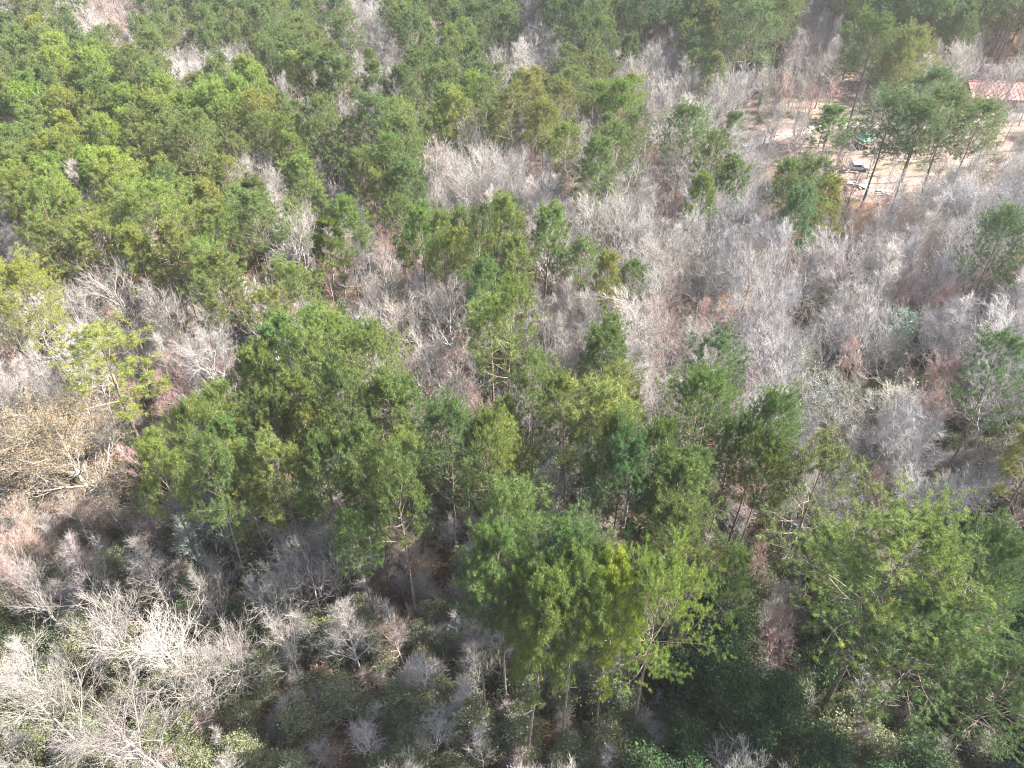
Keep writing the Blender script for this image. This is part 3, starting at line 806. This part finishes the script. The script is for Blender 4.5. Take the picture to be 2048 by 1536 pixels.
# ------------------------------------------------------------------ the ground
def sheet(name, pts, z, mat):
    me = bpy.data.meshes.new(name)
    me.from_pydata([(x, y, z) for x, y in pts], [], [list(range(len(pts)))])
    me.materials.append(mat); me.update()
    return meshobj(name, me)
g = sheet('ground', [(-3000, -3000), (3000, -3000), (3000, 3000), (-3000, 3000)], 0, M['floor'])
tag(g, 'forest floor of reddish brown leaf litter', None, None, 'structure')
yard = [(1450, 285), (1455, 235), (1500, 205), (1560, 190), (1600, 180), (1660, 160), (1760, 163), (1850, 175), (1930, 170), (2060, 165), (2150, 165), (2200, 330), (2050, 345), (1960, 350), (1900, 375), (1850, 392),
        (1780, 410), (1700, 400), (1640, 372), (1560, 335), (1490, 318)]
yp = []
for i, a in enumerate(yard):
    b = yard[(i + 1) % len(yard)]
    for k in range(4):
        u = k / 4
        x, y = at(a[0] * (1 - u) + b[0] * u, a[1] * (1 - u) + b[1] * u)
        yp.append((x + random.gauss(0, 0.6), y + random.gauss(0, 0.9)))
tag(sheet('sandy_ground', yp, 0.02, M['sand']), 'pinkish sandy clearing around the house', None, None, 'structure')

# ------------------------------------------------------------------ box / prism helpers for built things
def boxes(name, bx, mat, parent=None):
    v, f = [], []
    for (x0, x1, y0, y1, z0, z1) in bx:
        b = len(v)
        v += [(x0, y0, z0), (x1, y0, z0), (x1, y1, z0), (x0, y1, z0), (x0, y0, z1), (x1, y0, z1), (x1, y1, z1), (x0, y1, z1)]
        f += [tuple(b + k for k in q) for q in ((0, 3, 2, 1), (4, 5, 6, 7), (0, 1, 5, 4), (1, 2, 6, 5), (2, 3, 7, 6), (3, 0, 4, 7))]
    me = bpy.data.meshes.new(name); me.from_pydata(v, [], f); me.materials.append(mat); me.update()
    return meshobj(name, me, parent)
def empty(name, loc, rz=0.0):
    o = bpy.data.objects.new(name, None); COL.objects.link(o); o.location = loc; o.rotation_euler = (0, 0, rz); return o
def rawmesh(name, v, f, mat, parent=None):
    me = bpy.data.meshes.new(name); me.from_pydata(v, [], f); me.materials.append(mat); me.update()
    return meshobj(name, me, parent)

# house with a long red metal roof
hx, hy = at(1935, 218)
h = empty('house', (hx, hy, 0), math.radians(-6))
tag(h, 'long low house with faded red metal roof and shaded front', 'house')
LH, DH, EZ, RZ = 30.0, 10.0, 2.8, 5.0
boxes('wall', [(0.6, LH - 0.6, 1.2, DH - 0.5, 0, EZ)], M['wall'], h)
rs = rawmesh('roof', [(0, -0.6, EZ - 0.1), (LH, -0.6, EZ - 0.1), (LH, DH / 2, RZ), (0, DH / 2, RZ), (LH, DH + 0.4, EZ - 0.1), (0, DH + 0.4, EZ - 0.1),
                      (0, -0.6, EZ - 0.24), (LH, -0.6, EZ - 0.24), (LH, DH / 2, RZ - 0.14), (0, DH / 2, RZ - 0.14), (LH, DH + 0.4, EZ - 0.24), (0, DH + 0.4, EZ - 0.24)],
             [(0, 1, 2, 3), (3, 2, 4, 5), (7, 6, 9, 8), (8, 9, 11, 10), (6, 7, 1, 0), (10, 11, 5, 4), (6, 0, 3, 9), (9, 3, 5, 11), (1, 7, 8, 2), (2, 8, 10, 4)], M['red_roof'], h)
sl = (RZ - EZ + 0.1) / (DH / 2 + 0.6)
sv, sf = [], []
for k in range(31):
    x = 0.02 + k * (LH - 0.1) / 30
    for (ya, za, yb, zb) in ((-0.62, EZ - 0.1, DH / 2, RZ), (DH + 0.42, EZ - 0.1, DH / 2, RZ)):
        b = len(sv)
        sv += [(x, ya, za), (x + 0.05, ya, za), (x + 0.05, yb, zb), (x, yb, zb), (x, ya, za + 0.07), (x + 0.05, ya, za + 0.07), (x + 0.05, yb, zb + 0.07), (x, yb, zb + 0.07)]
        sf += [tuple(b + q for q in t_) for t_ in ((4, 5, 6, 7), (0, 1, 5, 4), (1, 2, 6, 5), (3, 0, 4, 7), (2, 3, 7, 6))]
rawmesh('seam', sv, sf, M['red_roof'], rs)
boxes('ridge_cap', [(0, LH, DH / 2 - 0.18, DH / 2 + 0.18, RZ + 0.03, RZ + 0.12)], M['red_roof'], rs)
boxes('chimney', [(19, 20, DH / 2 + 0.5, DH / 2 + 1.4, RZ - 0.8, RZ + 1.0)], M['wall'], rs)
for x in (0.5, 5.5, 10.5, 15.5, 20.5, 25.5):
    boxes('porch_post', [(x, x + 0.14, -0.42, -0.28, 0, EZ - 0.26)], M['white_paint'], h)
for x in (3, 8, 17, 22, 27):
    fr = boxes('window', [(x, x + 1.4, 1.14, 1.198, 0.9, 2.2)], M['white_paint'], h)
    boxes('pane', [(x + 0.1, x + 0.66, 1.1, 1.138, 1.0, 2.1), (x + 0.74, x + 1.3, 1.1, 1.138, 1.0, 2.1)], M['glass'], fr)
dr = boxes('door', [(12.5, 13.5, 1.13, 1.196, 0, 2.1)], M['grey_wood'], h)
boxes('handle', [(13.3, 13.36, 1.06, 1.128, 0.95, 1.1)], M['steel'], dr)

# green canopy tent
gx, gy = at(1725, 292)
tt = empty('canopy_tent', (gx, gy, 0), 0.35)
tag(tt, 'small green canvas tent standing in the sandy clearing', 'tent')
a = 2.2
rawmesh('canopy', [(-a, -a, 2), (a, -a, 2), (a, a, 2), (-a, a, 2), (0, 0, 3.2), (-a, -a, 1.6), (a, -a, 1.6), (a, a, 1.6), (-a, a, 1.6)],
        [(0, 1, 4), (1, 2, 4), (2, 3, 4), (3, 0, 4), (5, 6, 1, 0), (6, 7, 2, 1), (7, 8, 3, 2), (8, 5, 0, 3)], M['green_tarp'], tt)
for sx in (-1, 1):
    for sy in (-1, 1):
        boxes('leg', [(sx * 2.1 - 0.05, sx * 2.1 + 0.05, sy * 2.1 - 0.05, sy * 2.1 + 0.05, 0, 1.7)], M['steel'], tt)

# low shed with tan roof
sx_, sy_ = at(1648, 178)
s_ = empty('shed', (sx_, sy_, 0), 0.05)
tag(s_, 'low open shed with tan and pink roof behind the clearing', 'shed')
boxes('wall', [(0, 9, 3.6, 3.8, 0, 2.2)], M['grey_wood'], s_)
rawmesh('roof', [(-0.4, -0.4, 2.0), (9.4, -0.4, 2.0), (9.4, 4.2, 2.8), (-0.4, 4.2, 2.8), (-0.4, -0.4, 1.9), (9.4, -0.4, 1.9), (9.4, 4.2, 2.7), (-0.4, 4.2, 2.7)],
        [(0, 1, 2, 3), (7, 6, 5, 4), (4, 5, 1, 0), (5, 6, 2, 1), (6, 7, 3, 2), (7, 4, 0, 3)], M['tan_roof'], s_)
for x in (0, 3, 6, 8.8):
    boxes('post', [(x, x + 0.15, 0, 0.15, 0, 1.92)], M['grey_wood'], s_)

# parked car by the house
def car(px, py, rz, label, paint):
    x, y = at(px, py)
    c = empty('parked_car', (x, y, 0), rz)
    tag(c, label, 'car')
    pr = [(-2.2, 0.35), (-2.2, 0.85), (-1.5, 0.98), (-0.9, 1.42), (0.7, 1.45), (1.4, 1.0), (2.15, 0.9), (2.25, 0.4)]
    nn = len(pr)
    v = [(a_, -0.85 + (0.12 if b_ > 1.2 else 0), b_) for a_, b_ in pr] + [(a_, 0.85 - (0.12 if b_ > 1.2 else 0), b_) for a_, b_ in pr]
    f = [tuple(range(nn)), tuple(reversed(range(nn, 2 * nn)))] + [(i, i + nn, (i + 1) % nn + nn, (i + 1) % nn) for i in range(nn)]
    rawmesh('body', v, f, paint, c)
    for sy2 in (-1, 1):
        rawmesh('side_window', [(-1.2, sy2 * 0.862, 0.98), (1.15, sy2 * 0.862, 0.98), (0.62, sy2 * 0.752, 1.38), (-0.82, sy2 * 0.752, 1.38)], [(0, 1, 2, 3)], M['glass'], c)
    rawmesh('windscreen', [(1.37, -0.7, 1.04), (1.37, 0.7, 1.04), (0.76, 0.62, 1.44), (0.76, -0.62, 1.44)], [(0, 1, 2, 3)], M['glass'], c)
    rawmesh('rear_window', [(-1.47, -0.7, 1.02), (-1.47, 0.7, 1.02), (-0.94, 0.62, 1.42), (-0.94, -0.62, 1.42)], [(0, 3, 2, 1)], M['glass'], c)
    for wx in (-1.35, 1.4):
        for wy in (-0.86, 0.86):
            vv = [(wx + 0.33 * math.cos(k * math.pi / 6), wy - 0.1, 0.33 + 0.33 * math.sin(k * math.pi / 6)) for k in range(12)]
            vv += [(p[0], wy + 0.1, p[2]) for p in vv]
            rawmesh('wheel', vv, [tuple(range(12)), tuple(range(12, 24))] + [(k, (k + 1) % 12, 12 + (k + 1) % 12, 12 + k) for k in range(12)], M['dark'], c)
car(2005, 216, 0.1, 'faded red car parked on pale ground before the red roofed house', M['pink_board'])
car(1712, 340, -0.2, 'white car parked under trees at the near end of the clearing', M['white_paint'])
car(1036, 122, 1.3, 'small white car glimpsed between far pines', M['white_paint'])

# pile of boards
def boards(px, py, n, mat2, label, span):
    x, y = at(px, py)
    b = empty('board_pile', (x, y, 0), 0)
    tag(b, label, 'debris')
    for k in range(n):
        L, w = random.uniform(1.2, 3.2), random.uniform(0.3, 1.1)
        o = boxes('board', [(-L / 2, L / 2, -w / 2, w / 2, 0, 0.05)], random.choice(mat2), b)
        o.location = (random.uniform(-span, span), random.uniform(-span * 0.6, span * 0.6), 0.06 + 0.06 * k)
        o.rotation_euler = (random.gauss(0, 0.06), random.gauss(0, 0.06), random.uniform(0, 3.1))
boards(1672, 338, 14, [M['pink_board'], M['white_paint'], M['pink_board']], 'heap of pink and white boards in the clearing', 2.6)
boards(1765, 385, 5, [M['white_paint'], M['steel']], 'few white sheets lying under bare trees past the clearing', 1.2)
boards(1715, 372, 6, [M['grey_wood'], M['steel']], 'heap of grey boards nearer than the white car', 1.6)
boards(1510, 292, 5, [M['white_paint'], M['grey_wood']], 'scattered pale boards at the left tip of the clearing', 1.5)

# worn drive across the clearing
dp = [(1500, 288), (1600, 262), (1700, 250), (1800, 252), (1900, 262), (2000, 236), (2140, 228)]
L_, R_ = [], []
for i in range(len(dp) - 1):
    for k in range(6):
        u = k / 6
        x, y = at(dp[i][0] * (1 - u) + dp[i + 1][0] * u, dp[i][1] * (1 - u) + dp[i + 1][1] * u)
        w = 1.9 + random.gauss(0, 0.2)
        L_.append((x, y - w)); R_.append((x, y + w))
M['drive'] = simple('pale packed sand', (0.27, 0.23, 0.205), 0.9, 0.25, 0.3)
tag(sheet('dirt_drive', L_ + R_[::-1], 0.03, M['drive']), 'pale packed sand drive crossing the clearing', None, None, 'structure')

# fallen bleached trunk
def fallen(px, py, px2, py2, rad, label):
    x, y = at(px, py); x2, y2 = at(px2, py2)
    r = np.random.default_rng(int(px))
    P = np.array([[[x + (x2 - x) * u, y + (y2 - y) * u, rad + 0.15 + 0.5 * math.sin(u * 3) ] for u in np.linspace(0, 1, 7)]])
    P[:, 1:-1] += r.normal(0, 0.15, (1, 5, 3))
    R = rad * (1 - 0.6 * np.linspace(0, 1, 7))[None]
    gg = Geo(); gg.tube(P, R, 7)
    P1, R1, L1 = grow(P, R, r, 7, 0.3, 0.95, (0.5, 1.1), (1.0, 2.4), 4, 0.08, 0.15, 0.5, 0.03, 0.3)
    gg.tube(P1, R1, 4)
    o = meshobj('fallen_trunk', gg.mesh('fallen_trunk', [M['pale_bark']]))
    tag(o, label, 'fallen tree')
fallen(790, 1410, 990, 1500, 0.16, 'bleached fallen trunk lying in the dark undergrowth, bottom centre')
fallen(1690, 1440, 1800, 1460, 0.12, 'bleached dead trunk on the ground below the broad bright pine')
fallen(400, 745, 480, 790, 0.12, 'pale fallen trunk at the foot of the pink saplings')

# ------------------------------------------------------------------ individual trees
for t in ind:
    build_tree(t)

# ------------------------------------------------------------------ past the limit and out of frame
for nm, kn, lab in (('pine_forest', 'pine_tree', 'mass of further pines filling the forest beyond the counted ones'),
                    ('bare_forest', 'bare_tree', 'mass of further bare grey trees filling the forest'),
                    ('sapling_thicket', 'bare_sapling', 'thicket of slender bare saplings between the trees'),
                    ('broadleaf_thicket', 'broadleaf_tree', 'further grey green evergreens in the forest')):
    its = [item(t) for t in rest if kname(t['fam']) == kn]
    if its: scatter(nm, its, lab, 'forest')

# undergrowth
und = []
for _ in range(15000):
    y = random.uniform(0, 300)
    hw = 0.70 * (y * C + 60 * S) + 6
    x = random.uniform(-hw, hw)
    if random.random() > (1.0 if y < 90 else 0.55): continue
    px, py, dep = [float(q) for q in project(x, y, 1.0)]
    if py > 1700 or py < -60: continue
    c = letter(px, py)
    if c == 'C' and random.random() < 0.93 or blocked(x, y): continue
    u = random.random()
    if c in 'BRT': k = SHRUB if u < 0.6 else (BUSH if u < 0.72 else (SAPL if u < 0.85 else LITTER))
    elif c in 'UDGMWE': k = SHRUB if u < 0.22 else (BUSH if u < 0.78 else (SAPL if u < 0.85 else LITTER))
    else: k = SHRUB if u < 0.3 else (BUSH if u < 0.6 else (LITTER if u < 0.85 else SAPL))
    d = random.choice(k)
    s = random.uniform(0.55, 1.15)
    ms = [d[q] for q in ('trunk', 'crown', 'leaves') if q in d]
    und.append((x, y, -0.03, random.random() * 6.28, (s * 1.2, s * 1.2, s), ms, random.gauss(0, 0.1), random.gauss(0, 0.1)))
scatter('undergrowth', und, 'twiggy shrubs, olive bushes and saplings under the trees', 'undergrowth')
print('undergrowth', len(und))

# ------------------------------------------------------------------ air
hz = boxes('haze', [(-1400, 1400, -1200, 1500, -1.0, 70.0)], M['dark'])
hz.data.materials.clear()
m, nt, n, l = newmat('thin pale haze')
pv = n.new('ShaderNodeVolumePrincipled')
pv.inputs['Color'].default_value = (0.94, 0.96, 1.0, 1)
pv.inputs['Density'].default_value = 0.00012
pv.inputs['Anisotropy'].default_value = 0.1
o = n.new('ShaderNodeOutputMaterial'); l.new(pv.outputs[0], o.inputs['Volume'])
hz.data.materials.append(m)
tag(hz, 'thin pale haze over the forest', None, None, 'stuff')

print('TRIS', sum(len(m_.loops) - 2 * len(m_.polygons) for m_ in bpy.data.meshes) / 1e6)
